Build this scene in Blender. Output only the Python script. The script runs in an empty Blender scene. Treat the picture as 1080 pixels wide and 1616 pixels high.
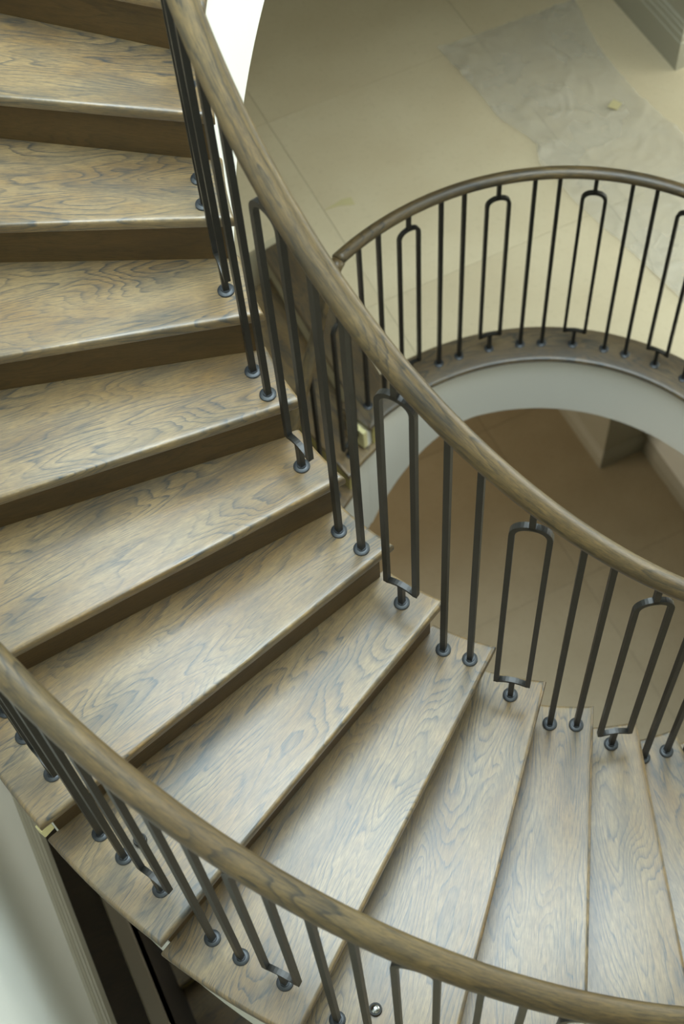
import bpy, bmesh, math, random
from mathutils import Vector, Matrix
PI = math.pi
rng = random.Random(7)
sc = bpy.context.scene
COL = sc.collection

# ------------------------------------------------------------------ camera
cam_d = bpy.data.cameras.new('camera')
cam = bpy.data.objects.new('camera', cam_d)
COL.objects.link(cam)
cam.location = (-1.65858, -2.15027, 2.19939)
cam.rotation_euler = (0.52773, 0.05097, 0.76289 - math.radians(69.5))
cam_d.sensor_fit = 'VERTICAL'
cam_d.sensor_height = 36.0
cam_d.lens = 2234.88 / 1616 * 36
cam_d.clip_start = 0.05
cam_d.dof.use_dof = True
cam_d.dof.focus_distance = 3.55
cam_d.dof.aperture_fstop = 3.2
sc.camera = cam

# ------------------------------------------------------------------ world and light
sc.view_settings.view_transform = 'Standard'
sc.view_settings.look = 'None'
sc.view_settings.gamma = 1.0
sc.view_settings.use_curve_mapping = False
sc.view_settings.exposure = 0.54
world = bpy.data.worlds.new('sky')
sc.world = world
world.use_nodes = True
wb = world.node_tree.nodes['Background']
wb.inputs[0].default_value = (0.72, 0.85, 1.0, 1)
wb.inputs[1].default_value = 0.6

def area(name, loc, rot, sx, sy, power, color):
    d = bpy.data.lights.new(name, 'AREA')
    d.shape = 'RECTANGLE'; d.size = sx; d.size_y = sy; d.energy = power; d.color = color
    o = bpy.data.objects.new(name, d); COL.objects.link(o)
    o.location = loc; o.rotation_euler = rot
    return o
# daylight falling through the roof light over the stairwell
area('roof_light_daylight', (-0.1, 0.3, 3.97), (0, 0, 0), 3.6, 3.9, 480, (0.79, 0.94, 1.0))
# unseen fill added behind the stair head, then daylight through the gallery window
area('upper_hall_fill', (0.9, -4.17, 2.2), (math.radians(90), 0, 0), 3.6, 2.6, 62, (0.92, 1.0, 0.97))
area('gallery_window_daylight', (6.15, -0.5, -1.25), (0, math.radians(90), 0), 2.0, 4.0, 130, (0.95, 1.0, 0.95))
area('ground_floor_fill', (-2.16, 2.4, -4.75), (0, math.radians(-90), 0), 1.9, 3.0, 62, (1.0, 0.89, 0.70))  # added fill to brighten the ground floor, no window known there

# ------------------------------------------------------------------ plan of the stair
H = 0.17                       # riser
NF = 17                        # treads down to the gallery floor
ZF = -NF * H                   # gallery floor
ZG = ZF - 18 * H               # ground floor
ZU = 0.68                      # upper floor
EA, EB, OA, OB = 1.06628, 0.97969, 2.21458, 2.07559
PHI = -1.10397
OX, OY = 0.04573, 0.02222
PSI = -math.radians(69.5)
TI = (4.86248, 0.94353, -0.01832, -0.00635)
TO = (4.70133, 1.03266, 0.04352, -0.02541)
DBI, DBO, DF = 0.06037, 0.10309, 0.09279
DCI, DCO = 0.02084, 0.18353
HI, HO, HF = 0.96172, 0.98003, 1.06857

def poly(c, k):
    u = (k - 6) / 6
    if u < -1.2:      # run on straight past the fitted range
        u0 = -1.2
        s = c[1] + 2 * c[2] * u0 + 3 * c[3] * u0 * u0
        return c[0] + c[1] * u0 + c[2] * u0 ** 2 + c[3] * u0 ** 3 + s * (u - u0)
    return c[0] + c[1] * u + c[2] * u * u + c[3] * u ** 3

def rotp(x, y):
    c, s = math.cos(PSI), math.sin(PSI)
    return (c * x - s * y, s * x + c * y)

def ell(a, b, T, d, outer=False):
    t = T - PHI
    x, y = a * math.cos(t), b * math.sin(t)
    nx, ny = b * math.cos(t), a * math.sin(t)
    n = math.hypot(nx, ny)
    x += d * nx / n; y += d * ny / n
    c, s = math.cos(PHI), math.sin(PHI)
    X, Y = c * x - s * y, s * x + c * y
    if outer:
        X += OX; Y += OY
    return Vector(rotp(X, Y))

def inner_T(T, d=0.0): return ell(EA, EB, T, d)
def outer_T(T, d=0.0): return ell(OA, OB, T, d, True)

class Flight:
    """k runs down the flight, nosing of tread k at k, height z0 - k*H"""
    def __init__(s, fi, fo, z0): s.fi, s.fo, s.z0 = fi, fo, z0
    def I(s, k, d=0.0): return inner_T(s.fi(k), d)
    def O(s, k, d=0.0): return outer_T(s.fo(k), d)
    def z(s, k): return s.z0 - k * H

upper = Flight(lambda k: poly(TI, k), lambda k: poly(TO, k), 0.0)
A0 = math.radians(179.5)
lower = Flight(lambda k: A0 + math.radians(9.2) * k, lambda k: math.radians(170.5) + math.radians(9.8) * k, ZF)

# ------------------------------------------------------------------ materials
def new_mat(name):
    m = bpy.data.materials.new(name); m.use_nodes = True
    nt = m.node_tree
    return m, nt, nt.nodes, nt.links, nt.nodes['Principled BSDF']

def nnode(N, t, **kw):
    n = N.new(t)
    for k, v in kw.items(): setattr(n, k, v)
    return n

def math_node(N, L, op, a, b=None, c=None):
    n = N.new('ShaderNodeMath'); n.operation = op
    for i, x in enumerate((a, b, c)):
        if x is None: continue
        if isinstance(x, (int, float)): n.inputs[i].default_value = x
        else: L.new(x, n.inputs[i])
    return n.outputs[0]

def mix_col(N, L, fac, a, b, mode='MIX'):
    n = N.new('ShaderNodeMix'); n.data_type = 'RGBA'; n.blend_type = mode
    if isinstance(fac, (int, float)): n.inputs[0].default_value = fac
    else: L.new(fac, n.inputs[0])
    for i, x in ((6, a), (7, b)):
        if isinstance(x, tuple): n.inputs[i].default_value = (*x, 1)
        else: L.new(x, n.inputs[i])
    return n.outputs[2]

def ramp(N, L, fac, stops):
    n = N.new('ShaderNodeValToRGB'); L.new(fac, n.inputs[0])
    e = n.color_ramp.elements
    while len(e) < len(stops): e.new(0.5)
    for x, (p, c) in zip(e, stops):
        x.position = p; x.color = (c, c, c, 1) if isinstance(c, (int, float)) else (*c, 1)
    return n.outputs[0]

def wood(name, tan, grey, warm, rough, ring_amt=0.75, patch=0.6, spec=0.5, freq=15.0, coat=0.0, fine_amt=0.33):
    """stained oak; grain runs along U (UV in metres)"""
    m, nt, N, L, P = new_mat(name)
    uv = nnode(N, 'ShaderNodeUVMap', uv_map='UVMap').outputs[0]
    oi = N.new('ShaderNodeObjectInfo')
    sep = N.new('ShaderNodeSeparateXYZ'); L.new(uv, sep.inputs[0])
    rnd = oi.outputs['Random']
    u = math_node(N, L, 'MULTIPLY_ADD', rnd, 31.7, sep.outputs[0])
    v = math_node(N, L, 'MULTIPLY_ADD', rnd, 17.3, sep.outputs[1])
    def noise(su, sv, sw, detail, rough_, dist=0.0):
        c = N.new('ShaderNodeCombineXYZ')
        L.new(math_node(N, L, 'MULTIPLY', u, su), c.inputs[0])
        L.new(math_node(N, L, 'MULTIPLY', v, sv), c.inputs[1])
        c.inputs[2].default_value = sw
        n = N.new('ShaderNodeTexNoise'); n.noise_dimensions = '3D'
        L.new(c.outputs[0], n.inputs['Vector'])
        n.inputs['Scale'].default_value = 1.0
        n.inputs['Detail'].default_value = detail
        n.inputs['Roughness'].default_value = rough_
        n.inputs['Distortion'].default_value = dist
        return n.outputs[0]
    big = noise(1.9, 9.5, 0.3, 1.5, 0.45, 0.3)
    mid = noise(10.0, 70.0, 5.1, 2.0, 0.5)
    val = math_node(N, L, 'MULTIPLY_ADD', big, freq, math_node(N, L, 'MULTIPLY', mid, 0.8))
    val = math_node(N, L, 'MULTIPLY_ADD', v, 24.0, val)
    fr = math_node(N, L, 'FRACT', val)
    ring = ramp(N, L, fr, [(0.0, 0.0), (0.45, 0.04), (0.72, 0.40), (0.90, 1.0), (1.0, 0.0)])
    fine = ramp(N, L, noise(26.0, 310.0, 9.0, 4.0, 0.7), [(0.38, 0.0), (0.64, 1.0)])
    pores = ramp(N, L, noise(45.0, 800.0, 2.0, 1.0, 0.5), [(0.54, 0.0), (0.68, 1.0)])
    ptch = ramp(N, L, noise(2.2, 7.0, 12.0, 4.0, 0.6), [(0.38, 0.0), (0.62, 1.0)])
    show = ramp(N, L, noise(2.6, 9.0, 21.0, 2.0, 0.5), [(0.34, 0.20), (0.56, 1.0)])
    cloud = ramp(N, L, noise(3.2, 10.0, 33.0, 4.0, 0.6), [(0.46, 0.0), (0.70, 1.0)])
    ground = mix_col(N, L, math_node(N, L, 'MULTIPLY', ptch, patch), tan, warm)
    ground = mix_col(N, L, math_node(N, L, 'MULTIPLY', cloud, 0.54), ground, grey)
    rf = math_node(N, L, 'MULTIPLY', math_node(N, L, 'MULTIPLY', ring, show), math_node(N, L, 'MULTIPLY_ADD', fine, 0.5, 0.65))
    ringed = mix_col(N, L, math_node(N, L, 'MULTIPLY', rf, ring_amt), ground, grey)
    streak = mix_col(N, L, math_node(N, L, 'MULTIPLY', fine, fine_amt), ringed, grey)
    por = mix_col(N, L, math_node(N, L, 'MULTIPLY', pores, 0.30), streak, tuple(0.55 * g for g in grey))
    L.new(por, P.inputs['Base Color'])
    rr = math_node(N, L, 'MULTIPLY_ADD', fine, 0.06, rough)
    L.new(rr, P.inputs['Roughness'])
    P.inputs['Specular IOR Level'].default_value = spec
    if coat:
        P.inputs['Coat Weight'].default_value = coat; P.inputs['Coat Roughness'].default_value = 0.25
    b = N.new('ShaderNodeBump'); b.inputs['Strength'].default_value = 0.12; b.inputs['Distance'].default_value = 0.0003
    hsum = math_node(N, L, 'SUBTRACT', math_node(N, L, 'MULTIPLY', fine, -0.6), pores)
    L.new(hsum, b.inputs['Height']); L.new(b.outputs[0], P.inputs['Normal'])
    return m

M = {}
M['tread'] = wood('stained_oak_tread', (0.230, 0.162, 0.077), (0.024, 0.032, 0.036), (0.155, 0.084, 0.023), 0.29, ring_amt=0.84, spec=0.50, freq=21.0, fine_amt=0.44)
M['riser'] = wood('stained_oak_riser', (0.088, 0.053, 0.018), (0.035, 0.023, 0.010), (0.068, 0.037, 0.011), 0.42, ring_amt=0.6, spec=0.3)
M['rail'] = wood('stained_oak_rail', (0.125, 0.084, 0.032), (0.014, 0.013, 0.009), (0.068, 0.039, 0.013), 0.38, ring_amt=1.0, freq=14.0, fine_amt=0.66, spec=0.38)
M['curb'] = wood('stained_oak_curb', (0.135, 0.096, 0.048), (0.024, 0.026, 0.025), (0.085, 0.050, 0.019), 0.30, ring_amt=1.0, freq=16.0, fine_amt=0.45)
M['darkwood'] = wood('dark_timber', (0.030, 0.020, 0.010), (0.014, 0.010, 0.006), (0.02, 0.013, 0.006), 0.6, spec=0.2)

def plain(name, col, rough, var=0.04, scale=3.0, bump=0.0, metal=0.0, spec=0.5):
    m, nt, N, L, P = new_mat(name)
    tc = N.new('ShaderNodeTexCoord')
    n = N.new('ShaderNodeTexNoise'); n.inputs['Scale'].default_value = scale; n.inputs['Detail'].default_value = 4
    L.new(tc.outputs['Object'], n.inputs['Vector'])
    a = tuple(c * (1 - var) for c in col); b = tuple(min(1, c * (1 + var)) for c in col)
    L.new(mix_col(N, L, n.outputs[0], a, b), P.inputs['Base Color'])
    P.inputs['Roughness'].default_value = rough; P.inputs['Metallic'].default_value = metal
    P.inputs['Specular IOR Level'].default_value = spec
    if bump:
        bn = N.new('ShaderNodeBump'); bn.inputs['Strength'].default_value = bump; bn.inputs['Distance'].default_value = 0.002
        L.new(n.outputs[0], bn.inputs['Height']); L.new(bn.outputs[0], P.inputs['Normal'])
    return m
M['plaster'] = plain('white_plaster', (0.75, 0.735, 0.67), 0.7, 0.02, 2.0)
M['wall'] = plain('white_wall_paint', (0.70, 0.70, 0.64), 0.75, 0.02, 1.5)
M['skirting'] = plain('taupe_painted_joinery', (0.33, 0.31, 0.235), 0.45, 0.03, 3.0)
M['iron'] = plain('black_iron', (0.017, 0.016, 0.013), 0.40, 0.25, 25.0, bump=0.1, metal=0.25, spec=0.45)
M['flange'] = plain('dark_steel_flange', (0.034, 0.038, 0.041), 0.42, 0.25, 40.0, metal=0.4)
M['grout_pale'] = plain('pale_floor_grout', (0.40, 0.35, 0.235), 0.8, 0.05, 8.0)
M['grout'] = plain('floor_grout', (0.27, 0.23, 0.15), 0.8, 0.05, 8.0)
M['raw'] = plain('raw_yellow_pine', (0.62, 0.55, 0.28), 0.7, 0.15, 30.0)
M['raw_riser'] = plain('raw_yellow_timber', (0.40, 0.34, 0.13), 0.7, 0.2, 20.0)
M['tape'] = plain('masking_tape', (0.46, 0.40, 0.21), 0.6, 0.08, 12.0)
M['edge'] = plain('brown_painted_edge', (0.15, 0.12, 0.08), 0.5, 0.05, 4.0)
M['ceiling'] = plain('ceiling_paint', (0.72, 0.71, 0.66), 0.8, 0.02)

def stone(name, c1, c2, rough):
    m, nt, N, L, P = new_mat(name)
    tc = N.new('ShaderNodeTexCoord'); oi = N.new('ShaderNodeObjectInfo')
    add = N.new('ShaderNodeVectorMath'); add.operation = 'ADD'
    L.new(tc.outputs['Object'], add.inputs[0])
    cx = N.new('ShaderNodeCombineXYZ')
    L.new(math_node(N, L, 'MULTIPLY', oi.outputs['Random'], 40.0), cx.inputs[0]); L.new(cx.outputs[0], add.inputs[1])
    n1 = N.new('ShaderNodeTexNoise'); n1.inputs['Scale'].default_value = 2.2; n1.inputs['Detail'].default_value = 6; n1.inputs['Roughness'].default_value = 0.6
    n2 = N.new('ShaderNodeTexNoise'); n2.inputs['Scale'].default_value = 38; n2.inputs['Detail'].default_value = 3
    L.new(add.outputs[0], n1.inputs['Vector']); L.new(add.outputs[0], n2.inputs['Vector'])
    f = ramp(N, L, n1.outputs[0], [(0.3, 0.0), (0.7, 1.0)])
    c = mix_col(N, L, f, c1, c2)
    c = mix_col(N, L, math_node(N, L, 'MULTIPLY', ramp(N, L, n2.outputs[0], [(0.55, 0.0), (0.75, 1.0)]), 0.22), c, tuple(x * 0.72 for x in c2))
    L.new(c, P.inputs['Base Color']); P.inputs['Roughness'].default_value = rough
    P.inputs['Specular IOR Level'].default_value = 0.35
    return m
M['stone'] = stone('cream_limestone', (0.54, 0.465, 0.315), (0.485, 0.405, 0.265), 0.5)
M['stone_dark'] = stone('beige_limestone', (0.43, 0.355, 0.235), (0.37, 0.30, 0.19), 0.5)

# ------------------------------------------------------------------ helpers
def tag(o, label=None, cat=None, group=None, kind=None):
    if label: o['label'] = label
    if cat: o['category'] = cat
    if group: o['group'] = group
    if kind: o['kind'] = kind
    return o

def empty(name, loc, label, cat, group=None):
    o = bpy.data.objects.new(name, None); COL.objects.link(o); o.location = loc
    o.empty_display_size = 0.1
    return tag(o, label, cat, group)

def link(name, mesh, mat, parent=None, mw=None, smooth=False):
    if mat is not None:
        mesh.materials.clear(); mesh.materials.append(M[mat])
    if smooth:
        mesh.polygons.foreach_set('use_smooth', [True] * len(mesh.polygons))
    o = bpy.data.objects.new(name, mesh); COL.objects.link(o)
    mw = mw or Matrix.Identity(4)
    if parent is not None:
        o.parent = parent
        pm = Matrix.Translation(parent.location) if parent.parent is None and parent.type == 'EMPTY' else parent.matrix_basis
        if parent.parent is not None:
            pm = Matrix.Translation(parent.parent.location) @ parent.matrix_basis
        o.matrix_basis = pm.inverted() @ mw
    else:
        o.matrix_basis = mw
    return o

def mesh_from(name, V, F, uvs=None):
    me = bpy.data.meshes.new(name)
    me.from_pydata([tuple(v) for v in V], [], F)
    if uvs is not None:
        l = me.uv_layers.new(name='UVMap')
        l.data.foreach_set('uv', [c for lp in me.loops for c in uvs[lp.vertex_index]])
    me.validate(); me.update()
    return me

def box_data(x0, x1, y0, y1, z0, z1):
    V = [(x, y, z) for z in (z0, z1) for y in (y0, y1) for x in (x0, x1)]
    F = [(0, 2, 3, 1), (4, 5, 7, 6), (0, 1, 5, 4), (1, 3, 7, 5), (3, 2, 6, 7), (2, 0, 4, 6)]
    return V, F

def boxes(name, blist, mat, parent=None, bevel=0.0, mw=None):
    V, F = [], []
    for b in blist:
        v, f = box_data(*b); n = len(V); V += v; F += [tuple(i + n for i in q) for q in f]
    if bevel:
        bm = bmesh.new(); me = mesh_from(name, V, F); bm.from_mesh(me)
        bmesh.ops.bevel(bm, geom=bm.edges[:], offset=bevel, segments=2, profile=0.5, affect='EDGES')
        bm.to_mesh(me); bm.free()
    else:
        me = mesh_from(name, V, F)
    uvxy(me)
    return link(name, me, mat, parent, mw)

def uvxy(me, along='x'):
    l = me.uv_layers.get('UVMap') or me.uv_layers.new(name='UVMap')
    for p in me.polygons:
        nz = abs(p.normal.z)
        for li in p.loop_indices:
            c = me.vertices[me.loops[li].vertex_index].co
            l.data[li].uv = (c.x, c.y + c.z) if along == 'x' else (c.y, c.x + c.z)

def ruled(name, rows, mat, parent=None, closed=False, caps=True, smooth=False, uv=None, loop_rows=False):
    """rows: list of equal-length point loops; skin between consecutive rows"""
    n = len(rows[0]); V = [p for r in rows for p in r]; F = []
    for i in range(len(rows) - 1 + (1 if loop_rows else 0)):
        i2 = (i + 1) % len(rows)
        for j in range(n if closed else n - 1):
            j2 = (j + 1) % n
            F.append((i * n + j, i * n + j2, i2 * n + j2, i2 * n + j))
    if closed and caps and not loop_rows:
        F.append(tuple(range(n - 1, -1, -1))); F.append(tuple((len(rows) - 1) * n + j for j in range(n)))
    me = mesh_from(name, V, F, uv)
    bm = bmesh.new(); bm.from_mesh(me); bmesh.ops.recalc_face_normals(bm, faces=bm.faces[:]); bm.to_mesh(me); bm.free()
    return link(name, me, mat, parent, smooth=smooth)

def shade_auto(o, ang=35):
    me = o.data
    me.polygons.foreach_set('use_smooth', [True] * len(me.polygons))
    me.set_sharp_from_angle(angle=math.radians(ang))

# ------------------------------------------------------------------ rooms
def struct(o): o['kind'] = 'structure'; return o
WL = -2.217
YB, YFAR, XR = -4.2, 7.6, 6.2
ZC = 4.0
struct(boxes('wall_left', [(WL - 0.2, WL, YB, YFAR, ZG - 0.1, ZC)], 'wall'))
struct(boxes('wall_back', [(WL, XR, YB - 0.2, YB, ZG - 0.1, ZC)], 'wall'))
struct(boxes('wall_far', [(WL, XR, YFAR, YFAR + 0.2, ZG - 0.1, ZC)], 'wall'))
struct(boxes('wall_right', [(XR, XR + 0.2, YB, YFAR, ZG - 0.1, ZC)], 'wall'))

def slab_with_hole(name, hole, mat, ztop, zbot, x0, x1, y0, y1):
    """a rectangle with one polygonal hole (hole: list of Vector 2D), as triangles"""
    from mathutils.geometry import delaunay_2d_cdt
    vs = [Vector((x0, y0)), Vector((x1, y0)), Vector((x1, y1)), Vector((x0, y1))] + list(hole)
    n = len(hole)
    edges = [(0, 1), (1, 2), (2, 3), (3, 0)] + [(4 + i, 4 + (i + 1) % n) for i in range(n)]
    v, e, f, _, _, _ = delaunay_2d_cdt(vs, edges, [], 1, 1e-5)
    def inside(p):
        c = False; j = n - 1
        for i in range(n):
            a, b = hole[i], hole[j]
            if (a.y > p.y) != (b.y > p.y) and p.x < (b.x - a.x) * (p.y - a.y) / (b.y - a.y) + a.x: c = not c
            j = i
        return c
    F2 = [t for t in f if not inside(sum((v[i] for i in t), Vector((0, 0))) / len(t))]
    bm = bmesh.new()
    bv = [bm.verts.new((p.x, p.y, ztop)) for p in v]
    for t in F2:
        try: bm.faces.new([bv[i] for i in t])
        except ValueError: pass
    bmesh.ops.recalc_face_normals(bm, faces=bm.faces[:])
    ext = bmesh.ops.extrude_face_region(bm, geom=bm.faces[:])
    bmesh.ops.translate(bm, verts=[g for g in ext['geom'] if isinstance(g, bmesh.types.BMVert)], vec=(0, 0, zbot - ztop))
    bmesh.ops.delete(bm, geom=[q for q in bm.verts if not q.link_faces], context='VERTS')
    bmesh.ops.recalc_face_normals(bm, faces=bm.faces[:])
    me = bpy.data.meshes.new(name); bm.to_mesh(me); bm.free(); uvxy(me)
    return link(name, me, mat)

R17 = math.radians(11.9)                       # where the upper flight lands on the gallery floor
LEDGE = -2.03
def outline(d_in, ang_wood, ang_out, d_out):
    pts = [inner_T(R17 + (ang_wood - R17) * i / 48, d_in) for i in range(49)]
    a0 = ang_out
    o = [outer_T(a0 + (R17 + 2 * PI - a0 + math.radians(5.3)) * i / 72, d_out) for i in range(73)]
    o = [Vector((max(p.x, LEDGE), p.y)) for p in o]
    return pts + o
hole_slab = outline(DCI + 0.02, A0 - math.radians(0.6), math.radians(170.2), 0.06)
floor = struct(slab_with_hole('floor', hole_slab, 'grout_pale', ZF - 0.0025, ZF - 0.40, WL, XR, YB, YFAR))
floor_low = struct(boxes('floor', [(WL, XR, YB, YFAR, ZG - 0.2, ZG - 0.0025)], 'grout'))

# tiles: one slab of stone each, a child of its floor; those at the opening are cut to the curve
hole_tile = outline(DCO, math.radians(168.2), math.radians(165.8), 0.06)
cut_bm = bmesh.new()
fc = cut_bm.faces.new([cut_bm.verts.new((p.x, p.y, ZF - 0.3)) for p in hole_tile])
ex = bmesh.ops.extrude_face_region(cut_bm, geom=[fc])
bmesh.ops.translate(cut_bm, verts=[g for g in ex['geom'] if isinstance(g, bmesh.types.BMVert)], vec=(0, 0, 0.6))
bmesh.ops.recalc_face_normals(cut_bm, faces=cut_bm.faces[:])
cut_me = bpy.data.meshes.new('cutter'); cut_bm.to_mesh(cut_me); cut_bm.free()
cutter = bpy.data.objects.new('cutter', cut_me); COL.objects.link(cutter)
def point_in(poly_, p):
    c = False; j = len(poly_) - 1
    for i in range(len(poly_)):
        a, b = poly_[i], poly_[j]
        if (a.y > p.y) != (b.y > p.y) and p.x < (b.x - a.x) * (p.y - a.y) / (b.y - a.y) + a.x: c = not c
        j = i
    return c
def tiles(parent, z, x_off, y_off, px, py, mat, hole=None, x1=XR, y1=YFAR, x0=WL, y0=YB):
    g = 0.0020
    i0 = math.floor((x0 - x_off) / px); j0 = math.floor((y0 - y_off) / py)
    for i in range(i0, i0 + 14):
        for j in range(j0, j0 + 14):
            a0, a1 = max(x0, x_off + i * px + g), min(x1, x_off + (i + 1) * px - g)
            b0, b1 = max(y0, y_off + j * py + g), min(y1, y_off + (j + 1) * py - g)
            if a1 - a0 < 0.02 or b1 - b0 < 0.02: continue
            cut = False
            if hole:
                S = [Vector((a0 + (a1 - a0) * s / 12, b0 + (b1 - b0) * t / 12)) for s in range(13) for t in range(13)]
                ins = [point_in(hole, q) for q in S]
                if all(ins): continue
                cut = any(ins) or any(a0 < q.x < a1 and b0 < q.y < b1 for q in hole)
            V, F = box_data(a0, a1, b0, b1, z - 0.0025, z + rng.uniform(-0.0004, 0.0004))
            me = mesh_from('tile', V, F)
            if cut:
                tmp = bpy.data.objects.new('tmp', me); COL.objects.link(tmp)
                mod = tmp.modifiers.new('b', 'BOOLEAN'); mod.operation = 'DIFFERENCE'; mod.solver = 'EXACT'; mod.object = cutter
                dg = bpy.context.evaluated_depsgraph_get()
                me2 = bpy.data.meshes.new_from_object(tmp.evaluated_get(dg))
                bpy.data.objects.remove(tmp); me = me2
                if not me.polygons: continue
            link('tile', me, mat, parent)
tiles(floor, ZF, 0.045, 1.55 - 1.28 * 3, 1.20, 1.28, 'stone', hole_tile)
bpy.data.objects.remove(cutter)
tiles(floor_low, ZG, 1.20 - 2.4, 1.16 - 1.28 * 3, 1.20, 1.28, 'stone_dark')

# upper floor slab and ceiling with the roof light opening
hole_up = [Vector(p) for p in [(WL + 0.001, -2.45), (2.2, -2.45), (2.2, 1.1), (-0.45, 1.1), (-0.85, 2.12), (WL + 0.001, 2.12)]]
struct(slab_with_hole('floor', hole_up, 'ceiling', ZU, ZU - 0.55, WL, XR, YB, YFAR))
hole_c = [Vector(p) for p in [(-1.9, -1.65), (1.7, -1.65), (1.7, 2.25), (-1.9, 2.25)]]
struct(slab_with_hole('ceiling', hole_c, 'ceiling', ZC + 0.2, ZC, WL - 0.2, XR + 0.2, YB - 0.2, YFAR + 0.2))

# window frames: the gallery one, and two added around the unseen fill lights
def window_frame(name, c, w, h, axis):
    x, y, z = c; t, d = 0.06, 0.05; L_ = []
    def bar_(a0, a1, z0, z1):
        L_.append((x + a0, x + a1, y, y + d, z + z0, z + z1) if axis == 'x' else (x - d, x, y + a0, y + a1, z + z0, z + z1))
    bar_(-w / 2 - t, w / 2 + t, h / 2, h / 2 + t); bar_(-w / 2 - t, w / 2 + t, -h / 2 - t, -h / 2)
    for a in (-w / 2 - t, w / 2): bar_(a, a + t, -h / 2, h / 2)
    for f in (-1, 1): bar_(f * w / 6 - 0.015, f * w / 6 + 0.015, -h / 2, h / 2)
    if axis == 'w': L_[:] = [(x0 + d, x1 + d, *r) for x0, x1, *r in L_]
    struct(boxes(name, L_, 'plaster'))
window_frame('added_window_1', (0.9, YB + 0.001, 2.2), 3.6, 2.6, 'x')  # made-up frame around the upper hall fill
window_frame('window_2', (XR - 0.001, -0.5, -1.25), 4.0, 2.0, 'y')
window_frame('added_window_3', (WL + 0.001, 2.4, -4.75), 3.0, 1.9, 'w')  # made-up frame around the ground floor fill

# skirting profile: plinth, two steps
SK = [(0.030, 0.0), (0.030, 0.165), (0.024, 0.172), (0.024, 0.205), (0.017, 0.212), (0.017, 0.236), (0.010, 0.246), (0.010, 0.262), (0.0, 0.27)]
def skirting(name, path, z, flip=1, scale=1.0):
    """path: list of xy; profile grows to the left of travel (flip=1)"""
    rows = []
    n = len(path)
    for i, q in enumerate(path):
        q = Vector(q)
        d1 = (q - Vector(path[i - 1])).normalized() if i > 0 else None
        d2 = (Vector(path[i + 1]) - q).normalized() if i < n - 1 else None
        n1 = Vector((-d1.y, d1.x)) if d1 else None; n2 = Vector((-d2.y, d2.x)) if d2 else None
        if n1 and n2: m = (n1 + n2); m = m / (m.dot(n1))
        else: m = n1 or n2
        rows.append([Vector((q.x + m.x * a * flip * scale, q.y + m.y * a * flip * scale, z + b * scale)) for a, b in SK] + [Vector((q.x, q.y, z))])
    return struct(ruled(name, rows, 'skirting', closed=True))

# room corner on the gallery floor, and the pier and wall below on the ground floor
bx, by = 2.025, 2.196
struct(boxes('wall_gallery', [(bx, XR, by, YFAR, ZF, ZU - 0.55)], 'skirting'))
skirting('baseboard_gallery', [(bx, YFAR), (bx, by), (XR, by)], ZF, -1)
struct(boxes('trim_1', [(bx - 0.012, bx, by + 0.10, by + 0.13, ZF + 0.40, ZF + 2.2), (bx - 0.012, bx, by + 0.10, by + 1.2, ZF + 0.40, ZF + 0.43), (bx - 0.012, bx, by + 1.2, by + 1.23, ZF + 0.40, ZF + 2.2)], 'skirting', bevel=0.004))
struct(boxes('wall_pier', [(1.74, XR, 1.83, YFAR, ZG, ZF - 0.40)], 'skirting'))
struct(boxes('wall_ground', [(2.06, XR, -1.2, 1.83, ZG, ZF - 0.40)], 'wall'))
skirting('baseboard_ground', [(1.74, YFAR), (1.74, 1.83), (2.06, 1.83), (2.06, -1.2), (XR, -1.2)], ZG, -1, 0.62)
skirting('baseboard_left', [(WL, YFAR), (WL, YB)], ZF, 1, 1.0)
# dark timber capping of the narrow ledge by the wall and its edge strip
struct(boxes('trim_2', [(WL + 0.03, LEDGE - 0.052, -2.2, 2.2, ZF - 0.011, ZF + 0.004)], 'darkwood'))
struct(boxes('trim_3', [(LEDGE - 0.05, LEDGE + 0.006, -2.2, 2.2, ZF - 0.05, ZF + 0.012)], 'edge', bevel=0.004))
struct(boxes('trim_4', [(LEDGE - 0.03, LEDGE, -2.2, 2.2, ZG, ZF - 0.05)], 'darkwood'))  # brown face, extended down as an added dark sheet hiding the lit ground floor

# ------------------------------------------------------------------ stairs
NOSE = 0.030
def tread_outline(fl, k, w_in=0.0, w_out=0.0):
    """plan outline of tread k, counter-clockwise list, with the index of the back edge"""
    n = 8
    ki, ko = k - 1 - 0.20, k - 1 - 0.09
    inn = [fl.I(ki + (k - ki) * i / n, -w_in) for i in range(n + 1)]
    out = [fl.O(ko + (k - ko) * i / n, w_out) for i in range(n + 1)]
    return inn, out

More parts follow.
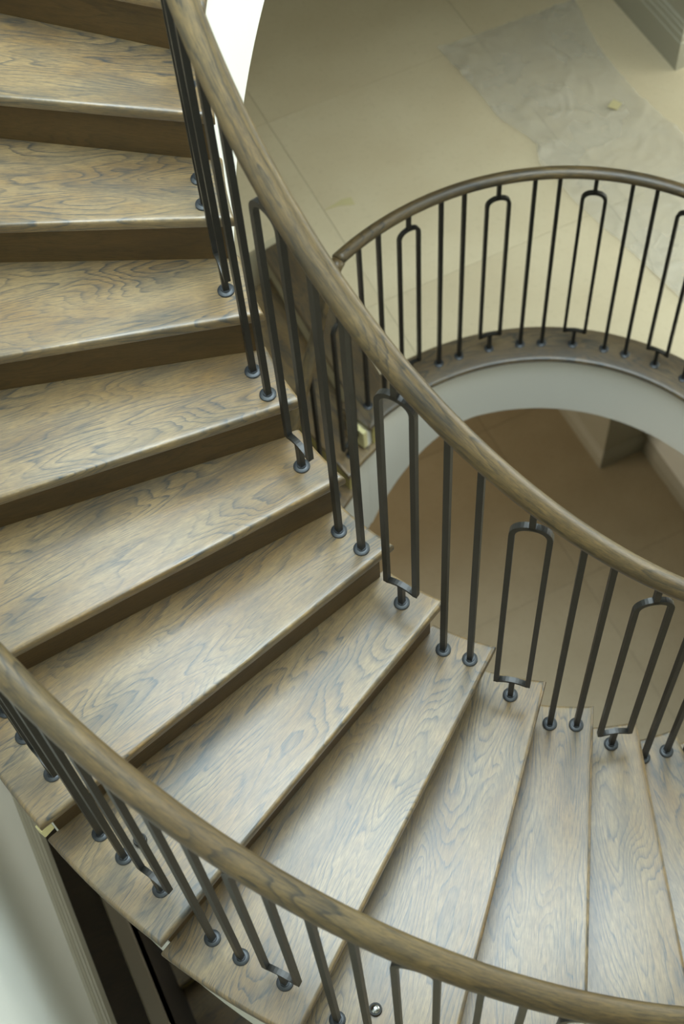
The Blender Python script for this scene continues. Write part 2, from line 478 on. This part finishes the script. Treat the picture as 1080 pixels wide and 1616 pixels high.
def build_tread(fl, k, parent, mat='tread'):
    inn, out = tread_outline(fl, k)
    o2 = inn[-1]; d = (out[-1] - o2).normalized()
    fr = Matrix(((d.x, -d.y, 0, o2.x), (d.y, d.x, 0, o2.y), (0, 0, 1, fl.z(k)), (0, 0, 0, 1)))
    inv = fr.inverted()
    ring = [Vector((p.x, p.y, fl.z(k))) for p in inn] + [Vector((p.x, p.y, fl.z(k))) for p in reversed(out)]
    loc = [inv @ p for p in ring]
    bm = bmesh.new()
    top = [bm.verts.new((p.x, p.y, 0)) for p in loc]
    bot = [bm.verts.new((p.x, p.y, -0.036)) for p in loc]
    m = len(top)
    bm.faces.new(top); bm.faces.new(bot[::-1])
    for i in range(m):
        j = (i + 1) % m
        bm.faces.new((top[i], bot[i], bot[j], top[j]))
    bmesh.ops.recalc_face_normals(bm, faces=bm.faces[:])
    bm.edges.ensure_lookup_table()
    back = {top[-1], top[0], bot[-1], bot[0]}
    def is_rim(e):
        a, b = e.verts
        same = abs(a.co.z - b.co.z) < 1e-6
        if not same: return False
        return not (a in back and b in back)
    bmesh.ops.bevel(bm, geom=[e for e in bm.edges if is_rim(e)], offset=0.0095, segments=3, profile=0.5, affect='EDGES')
    me = bpy.data.meshes.new('tread'); bm.to_mesh(me); bm.free(); uvxy(me)
    o = link('tread', me, mat, parent, fr)
    shade_auto(o, 50)
    return o

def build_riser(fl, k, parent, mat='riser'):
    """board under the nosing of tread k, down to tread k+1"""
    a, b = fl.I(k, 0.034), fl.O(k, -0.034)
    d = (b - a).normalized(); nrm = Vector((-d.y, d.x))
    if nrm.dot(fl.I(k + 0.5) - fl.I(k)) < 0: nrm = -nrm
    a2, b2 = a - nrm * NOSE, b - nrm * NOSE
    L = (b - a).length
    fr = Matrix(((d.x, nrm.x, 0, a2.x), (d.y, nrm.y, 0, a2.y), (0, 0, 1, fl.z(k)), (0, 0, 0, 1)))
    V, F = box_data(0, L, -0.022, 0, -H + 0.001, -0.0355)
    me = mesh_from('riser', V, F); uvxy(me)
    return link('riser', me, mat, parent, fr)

def build_string(fl, k0, k1, parent, drop_in, drop_out, mat='plaster', name='string', flat_end=None, flat_z=None):
    """plastered body of the flight: stepped on top, smooth helical soffit"""
    sub = 6
    rows = []
    for k in range(k0, k1 + 1):
        for s in range(sub + 1):
            f = s / sub
            ki = k - 1 - 0.31 + f; ko = k - 1 - 0.145 + f
            if s == 0: ki += 1e-4; ko += 1e-4
            zt = fl.z(k) - 0.037
            pi_, po = fl.I(ki, 0.034), fl.O(ko, -0.036)
            zi, zo = fl.z(ki) - drop_in, fl.z(ko) - drop_out
            if flat_z is not None: zi, zo = max(zi, flat_z), max(zo, flat_z)
            zi, zo = min(zi, zt - .05), min(zo, zt - .05)
            rows.append([Vector((pi_.x, pi_.y, zt)), Vector((po.x, po.y, zt)), Vector((po.x, po.y, zo)), Vector((pi_.x, pi_.y, zi))])
    o = ruled(name, rows, mat, parent, closed=True)
    shade_auto(o, 30)
    return o

def path_sweep(name, pts, mat, parent, rw=0.030, rh=0.026, seg=16, caps=True):
    """oval rail along a list of 3D points, kept upright; UV in metres"""
    rows, uv = [], []
    s = 0.0
    for i, p in enumerate(pts):
        t = (pts[min(i + 1, len(pts) - 1)] - pts[max(i - 1, 0)]).normalized()
        side = Vector((t.y, -t.x, 0)).normalized(); up = side.cross(t).normalized()
        if up.z < 0: up = -up
        if i: s += (p - pts[i - 1]).length
        r = []
        for j in range(seg + 1):
            a = 2 * PI * j / seg - PI / 2
            ca, sa = math.cos(a), math.sin(a)
            sa2 = sa if sa > 0 else sa * 0.9
            r.append(p + side * (rw * ca) + up * (rh * sa2)); uv.append((s, 0.19 * j / seg))
        rows.append(r)
    n = seg + 1
    V = [q for r in rows for q in r]; F = []
    for i in range(len(rows) - 1):
        for j in range(seg): F.append((i * n + j, (i + 1) * n + j, (i + 1) * n + j + 1, i * n + j + 1))
    F.append(tuple(range(seg))); F.append(tuple((len(rows) - 1) * n + j for j in range(seg - 1, -1, -1)))
    me = mesh_from(name, V, F, uv)
    bm = bmesh.new(); bm.from_mesh(me); bmesh.ops.recalc_face_normals(bm, faces=bm.faces[:]); bm.to_mesh(me); bm.free()
    return link(name, me, mat, parent, smooth=True)

BT = 0.0155                      # bar thickness
def sq_path(V, F, pts, t, depth):
    """square-section bar along pts (x, z) in the local x-z plane, depth along y"""
    n0 = len(V)
    m = len(pts)
    for i, (x, z) in enumerate(pts):
        a = Vector(pts[max(i - 1, 0)]); b = Vector(pts[min(i + 1, m - 1)]); d = (b - a).normalized()
        q = Vector((-d.y, d.x)) * (t / 2)
        for sx, sy in ((1, -1), (1, 1), (-1, 1), (-1, -1)):
            V.append((x + q.x * sx, sy * depth / 2, z + q.y * sx))
    for i in range(m - 1):
        for j in range(4):
            j2 = (j + 1) % 4
            F.append((n0 + i * 4 + j, n0 + i * 4 + j2, n0 + i * 4 + 4 + j2, n0 + i * 4 + 4 + j))
    F.append((n0 + 3, n0 + 2, n0 + 1, n0)); e = n0 + (m - 1) * 4; F.append((e, e + 1, e + 2, e + 3))

flange_me = None
def get_flange():
    global flange_me
    if flange_me is None:
        prof = [(0.0215, 0.0), (0.0215, 0.0042), (0.0200, 0.0058), (0.0125, 0.0070), (0.0115, 0.0095)]
        V, F = [], []; n = 20
        for r, z in prof:
            for j in range(n): V.append((r * math.cos(2 * PI * j / n), r * math.sin(2 * PI * j / n), z))
        for i in range(len(prof) - 1):
            for j in range(n): F.append((i * n + j, i * n + (j + 1) % n, i * n + n + (j + 1) % n, i * n + n + j))
        F.append(tuple((len(prof) - 1) * n + j for j in range(n))); F.append(tuple(range(n - 1, -1, -1)))
        flange_me = mesh_from('flange', V, F)
        flange_me.materials.append(M['flange'])
        flange_me.polygons.foreach_set('use_smooth', [True] * len(flange_me.polygons)); flange_me.set_sharp_from_angle(angle=math.radians(40))
    return flange_me

def frame_at(p, tang, z):
    t = tang.normalized()
    return Matrix(((t.x, -t.y, 0, p.x), (t.y, t.x, 0, p.y), (0, 0, 1, z), (0, 0, 0, 1)))

def finish_iron(V, F, name, parent, fr):
    me = mesh_from(name, V, F)
    bm = bmesh.new(); bm.from_mesh(me); bmesh.ops.recalc_face_normals(bm, faces=bm.faces[:])
    bm.to_mesh(me); bm.free()
    o = link(name, me, 'iron', parent, fr)
    f = bpy.data.objects.new('flange', get_flange()); COL.objects.link(f); f.parent = o
    return o

def bar(parent, p, tang, z, top):
    """plain square baluster from the tread to the rail (top: height of the rail centre above the base)"""
    V, F = box_data(-BT / 2, BT / 2, -BT / 2, BT / 2, 0.001, top - 0.004)
    return finish_iron(V, F, 'baluster', parent, frame_at(p, tang, z))

LW = 0.088
def loop(parent, p, tang, z, top, slope):
    """baluster opened into a long hoop: foot, arched sill, two legs, round head, neck to the rail; raked with the stair"""
    V, F = [], []
    w = LW / 2
    zb, zt = 0.103, top - 0.148        # hoop sill and springing of the round head
    V0, F0 = [], []
    path = [(-w, zb - 0.012), (-w, zb + 0.2), (-w, zt)]
    for i in range(1, 18):
        a = PI - PI * i / 18
        # a slightly squared arch
        ca, sa = math.cos(a), math.sin(a)
        path.append((w * math.copysign(abs(ca) ** 0.9, ca), zt + w * 0.95 * abs(sa) ** 0.9))
    path += [(w, zt), (w, zb + 0.2), (w, zb - 0.012)]
    path = [(x, zz + slope * x) for x, zz in path]
    sq_path(V, F, path, BT * 0.92, BT)
    sill = [(x, zb - 0.010 + 0.012 * (1 - (x / w) ** 2) + slope * x) for x in [(-w + 2 * w * i / 10) for i in range(11)]]
    sq_path(V, F, sill, 0.009, BT)
    for b in ((-BT / 2, BT / 2, -BT / 2, BT / 2, 0.001, zb + 0.004), (-BT / 2, BT / 2, -BT / 2, BT / 2, zt + w * 0.9, top - 0.004)):
        v, f = box_data(*b); n = len(V); V += v; F += [tuple(i + n for i in q) for q in f]
    return finish_iron(V, F, 'hoop_baluster', parent, frame_at(p, tang, z))

# --- upper flight
K0, K1 = -3, NF - 1
stair = empty('staircase', (0, 0, ZF), 'curved upper flight of grey-brown stained oak steps with dark risers', 'staircase')
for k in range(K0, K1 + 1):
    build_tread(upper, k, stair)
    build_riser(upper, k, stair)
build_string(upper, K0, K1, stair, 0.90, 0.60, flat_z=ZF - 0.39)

# raw packing block left showing under the outer end of one nosing
pb = upper.O(6 - 0.045, -0.012)
boxes('packing_block', [(-0.016, 0.016, -0.012, 0.012, -0.085, -0.040)], 'raw', stair, bevel=0.003, mw=Matrix.Translation((pb.x, pb.y, upper.z(6))) @ Matrix.Rotation(math.radians(25), 4, 'Z'))

def balustrade(name, label, group=None): return empty(name, (0, 0, ZF), label, 'balustrade', group)
def rail_z_upper(k): return max(-k * H + HI, ZF + HF)
bi = balustrade('balustrade', 'round oak handrail on black iron bars along the well side of the upper flight')
n = 260
path_sweep('handrail', [Vector((*upper.I(k, DBI), -k * H + HI)) for k in [K0 - 1 + (NF - 0.65 - K0 + 1) * i / n for i in range(n + 1)]], 'rail', bi)
def put(fl, parent, side, k, off, kind, Hrail):
    kk = k - off
    f = (lambda q: fl.I(q, DBI)) if side == 'i' else (lambda q: fl.O(q, -DBO))
    p = f(kk); tv = f(kk + 0.05) - f(kk - 0.05)
    slope = 0.0                      # the hoops stand level
    top = fl.z(kk) + Hrail - fl.z(k)
    if kind == 'bar': bar(parent, p, tv, fl.z(k), top)
    else: loop(parent, p, tv, fl.z(k), top, slope)
for k in range(K0, K1 + 1):
    if k % 2: put(upper, bi, 'i', k, 0.612, 'loop', HI)
    else:
        put(upper, bi, 'i', k, 0.843, 'bar', HI); put(upper, bi, 'i', k, 0.3665, 'bar', HI)
bo = balustrade('balustrade', 'round oak handrail on black iron bars along the outer edge of the upper flight')
path_sweep('handrail', [Vector((*upper.O(k, -DBO), -k * H + HO)) for k in [K0 + (NF - 0.6 - K0) * i / n for i in range(n + 1)]], 'rail', bo)
for k in range(K0 + 1, K1 + 1):
    for off, kind in ((0.854, 'bar'), (0.6027, 'bar'), (0.2355, 'loop')): put(upper, bo, 'o', k, off, kind, HO)

# --- gallery edge: oak curb, white fascia, balustrade
def ring_path(d, z, t0, t1, m): return [Vector((*inner_T(t0 + (t1 - t0) * i / m, d), z)) for i in range(m + 1)]
def curb():
    m = 110; rows, uv = [], []
    # profile: nosing round at the opening side
    prof = [(DCO, -0.012), (DCO, 0.003), (DCI + 0.004, 0.003), (DCI - 0.010, -0.002), (DCI - 0.016, -0.014), (DCI - 0.010, -0.027), (DCI + 0.02, -0.030), (DCO, -0.012)]
    for i in range(m + 1):
        T = R17 + (A0 - R17) * i / m
        s = i / m * (A0 - R17) * 1.1
        row = []
        for d, z in prof[:-1]:
            q = inner_T(T, d); row.append(Vector((q.x, q.y, ZF + z))); uv.append((s, d - z))
        rows.append(row)
    o = ruled('trim_5', rows, 'curb', closed=True, uv=uv)
    shade_auto(o, 40)
    return struct(o)
curb()
# oak nosing board across the head of the lower flight
def head_board():
    rows, uv = [], []
    ai, ao = (math.radians(168.2), A0), (math.radians(165.8), math.radians(170.5))
    for i in range(13):
        f = i / 12
        r = []
        for e, da, z in ((0, 0, 0.003), (0, 0, -0.03), (1, 0.002, -0.03), (1, 0.008, -0.014), (1, 0.002, 0.003)):
            p0 = inner_T(ai[e] + da, DCO - 0.004 if e == 0 else DCI - 0.014)
            p1 = outer_T(ao[e] + da, 0.02)
            q = p0.lerp(p1, f)
            r.append(Vector((q.x, q.y, ZF + z + 0.0006))); uv.append((f * 1.2, e * 0.25 - z))
        rows.append(r)
    o = ruled('trim_6', rows, 'curb', closed=True, uv=uv); shade_auto(o, 40); return struct(o)
head_board()
# fascia of the gallery edge; its foot sweeps down towards the lower flight
def fascia():
    m = 120; rows = []
    end = A0 + math.radians(0.0)
    for i in range(m + 1):
        T = R17 + (end - R17) * i / m
        deg = math.degrees(T)
        dz = 0.418 + max(0.0, (deg - 146) / 33) ** 1.8 * 0.42
        row = []
        for d, z in ((DCI + 0.012, -0.028), (DCI + 0.012, -dz), (DCI + 0.10, -dz), (DCI + 0.10, -0.028)):
            q = inner_T(T, d); row.append(Vector((q.x, q.y, ZF + z)))
        rows.append(row)
    o = ruled('trim_7', rows, 'plaster', closed=True); shade_auto(o, 40); return struct(o)
fascia()

bg = balustrade('balustrade', 'round oak handrail on black iron bars curving along the gallery edge above the white fascia')
path_sweep('handrail', ring_path(DF, ZF + HF, R17 + 0.02, A0 + math.radians(1.5), 150), 'rail', bg, 0.027, 0.024)
def put_ring(Tdeg, kind):
    T = math.radians(Tdeg); p = inner_T(T, DF); tv = inner_T(T + 0.01, DF) - inner_T(T - 0.01, DF)
    (bar if kind == 'bar' else lambda a, b, c, d, e: loop(a, b, c, d, e, 0.0))(bg, p, tv, ZF + 0.003, HF)
PER = 19.6
for i in range(-3, 7):
    b0 = 124.0 - PER * i
    for off, kind in ((0, 'loop'), (-7.35, 'bar'), (-12.35, 'bar')):
        dg = b0 + off
        if 16 < dg < 177: put_ring(dg, kind)

# --- lower flight
stair2 = empty('staircase', (0, 0, ZG), 'lower flight of oak steps with raw yellow risers running down below the gallery floor', 'staircase')
KL = 17
for k in range(1, KL + 1):
    build_tread(lower, k, stair2)
for k in range(0, KL + 1): build_riser(lower, k, stair2, 'raw_riser')
build_string(lower, 1, KL, stair2, 0.84, 0.60, flat_z=ZG + 0.0)
q0 = inner_T(A0 + math.radians(0.6), DCI + 0.055); ang0 = math.atan2(q0.y, q0.x)
boxes('packing_block', [(-0.052, 0.052, -0.012, 0.012, -0.15, -0.034)], 'raw', stair2, bevel=0.004, mw=Matrix.Translation((q0.x, q0.y, ZF)) @ Matrix.Rotation(ang0, 4, 'Z'))
bl = empty('balustrade', (0, 0, ZG), 'round oak handrail on black iron bars going down the lower flight under the oak steps', 'balustrade')
def rz_low(k):
    a, b = ZF + HF, ZF - k * H + HI + 0.06
    return b if k > 1.2 else a + (ZF - 1.2 * H + HI + 0.06 - a) * ((k - 0.16) / 1.04) ** 1.5
path_sweep('handrail', [Vector((*lower.I(k, DBI + (DF - DBI) * max(0, 1 - (k + .2) / 2)), rz_low(k))) for k in [0.16 + (KL - 0.16) * i / 160 for i in range(161)]], 'rail', bl, 0.027, 0.024)
for k in range(1, KL + 1):
    if k % 2: put(lower, bl, 'i', k, 0.55, 'loop', HI)
    else:
        put(lower, bl, 'i', k, 0.843, 'bar', HI); put(lower, bl, 'i', k, 0.3665, 'bar', HI)

# ------------------------------------------------------------------ loose things
# translucent dust sheet on the gallery floor
def sheet():
    from mathutils import noise as mn
    left = [(1.026, 2.881), (1.048, 2.648), (1.063, 2.313), (1.137, 2.05), (1.078, 1.934), (1.10, 1.80), (1.12, 1.60), (1.16, 1.38), (1.20, 1.15), (1.23, 0.9)]
    right = [(1.817, 2.861), (1.751, 2.518), (1.738, 2.115), (1.791, 1.768), (1.83, 1.5), (1.86, 1.35), (1.90, 1.2), (1.93, 1.1), (1.96, 1.0), (2.0, 0.8)]
    n, m = 150, 80
    V, F, uv = [], [], []
    for i in range(n + 1):
        f = i / n * (len(left) - 1); a = min(int(f), len(left) - 2); t = f - a
        l = Vector(left[a]).lerp(Vector(left[a + 1]), t); r = Vector(right[a]).lerp(Vector(right[a + 1]), t)
        for j in range(m + 1):
            p = l.lerp(r, j / m)
            q = Vector((p.x * 3.2, p.y * 3.2, 1.7))
            rid = 1 - abs(mn.noise(q)) * 2
            rid2 = 1 - abs(mn.noise(q * 2.7 + Vector((4, 1, 0)))) * 2
            z = 0.003 + 0.012 * max(0, rid - 0.78) / 0.22 + 0.006 * max(0, rid2 - 0.7) / 0.3
            if j < 3 or j > m - 3: z += 0.006
            V.append((p.x + 0.01 * mn.noise(q * 2), p.y, ZF + z))
    for i in range(n):
        for j in range(m): F.append((i * (m + 1) + j, i * (m + 1) + j + 1, (i + 1) * (m + 1) + j + 1, (i + 1) * (m + 1) + j))
    m_, nt, N, L, P = new_mat('clear_plastic_film')
    P.inputs['Base Color'].default_value = (0.56, 0.53, 0.45, 1); P.inputs['Roughness'].default_value = 0.42
    tr = N.new('ShaderNodeBsdfTransparent'); mx = N.new('ShaderNodeMixShader')
    nz = N.new('ShaderNodeTexNoise'); nz.inputs['Scale'].default_value = 5; nz.inputs['Detail'].default_value = 5
    mr = N.new('ShaderNodeMapRange'); mr.inputs[1].default_value = 0.3; mr.inputs[2].default_value = 0.7; mr.inputs[3].default_value = 0.28; mr.inputs[4].default_value = 0.44
    tc = N.new('ShaderNodeTexCoord'); L.new(tc.outputs['Object'], nz.inputs['Vector']); L.new(nz.outputs[0], mr.inputs[0])
    L.new(mr.outputs[0], mx.inputs[0]); L.new(tr.outputs[0], mx.inputs[1]); L.new(P.outputs[0], mx.inputs[2])
    out = [x for x in N if x.type == 'OUTPUT_MATERIAL'][0]; L.new(mx.outputs[0], out.inputs[0])
    cn = N.new('ShaderNodeTexNoise'); cn.inputs['Scale'].default_value = 3.5; cn.inputs['Detail'].default_value = 3; cn.inputs['Distortion'].default_value = 0.6
    L.new(tc.outputs['Object'], cn.inputs['Vector'])
    rdg = math_node(N, L, 'ABSOLUTE', math_node(N, L, 'SUBTRACT', cn.outputs[0], 0.5))
    crease = ramp(N, L, rdg, [(0.0, 1.0), (0.035, 0.0)])
    bp_ = N.new('ShaderNodeBump'); bp_.inputs['Strength'].default_value = 0.4; bp_.inputs['Distance'].default_value = 0.012
    L.new(crease, bp_.inputs['Height']); L.new(bp_.outputs[0], P.inputs['Normal'])
    M['film'] = m_
    me = mesh_from('dust_sheet', V, F)
    o = link('dust_sheet', me, 'film', smooth=True)
    tag(o, 'crumpled clear plastic dust sheet lying on the cream stone floor beyond the gallery rail', 'plastic sheet')
sheet()

def tape(pts, z, label):
    V = [(x, y, z) for x, y in pts] + [(x, y, z + 0.002) for x, y in pts]
    n = len(pts)
    F = [tuple(range(n - 1, -1, -1)), tuple(n + i for i in range(n))] + [(i, (i + 1) % n, n + (i + 1) % n, n + i) for i in range(n)]
    o = link('masking_tape', mesh_from('masking_tape', V, F), 'tape')
    tag(o, label, 'tape')
tape([(0.050, 2.172), (0.150, 2.195), (0.196, 2.185), (0.192, 2.135), (0.12, 2.165)], ZF + 0.0005, 'torn yellow masking tape strip stuck on bare cream stone floor')
tape([(1.56, 2.10), (1.61, 2.13), (1.635, 2.085), (1.59, 2.06)], ZF + 0.016, 'small yellow tape patch stuck on the plastic dust sheet')

# round domed fittings let into the outer end of two treads
def dome(x, y, z, label):
    root = empty('step_fitting', (x, y, z), label, 'fitting', 'domed fittings on the treads')
    def lathe(prof, name, mat):
        V, F = [], []; n_ = 24
        for r, zz in prof:
            for j in range(n_): V.append((r * math.cos(2 * PI * j / n_), r * math.sin(2 * PI * j / n_), zz))
        for i in range(len(prof) - 1):
            for j in range(n_): F.append((i * n_ + j, i * n_ + (j + 1) % n_, (i + 1) * n_ + (j + 1) % n_, (i + 1) * n_ + j))
        F.append(tuple((len(prof) - 1) * n_ + j for j in range(n_))); F.append(tuple(range(n_ - 1, -1, -1)))
        link(name, mesh_from(name, V, F), mat, root, Matrix.Translation((x, y, z)), smooth=True)
    lathe([(0.0170, 0), (0.0170, 0.010), (0.0158, 0.013), (0.0135, 0.013), (0.0130, 0.008)], 'collar', 'iron')
    lathe([(0.0130, 0.006)] + [(0.0130 * math.cos(a), 0.010 + 0.0110 * math.sin(a)) for a in [PI / 2 * i / 7 for i in range(7)]] + [(0.0005, 0.021)], 'dome', 'steel')
M['steel'] = plain('polished_steel', (0.55, 0.57, 0.58), 0.18, 0.03, 10, metal=1.0)
dome(-1.802, -0.908, -7 * H, 'small black ringed steel dome on the tread, two steps above its twin')
dome(-1.442, -1.46, -9 * H, 'small black ringed steel dome on the tread, two steps below its twin')
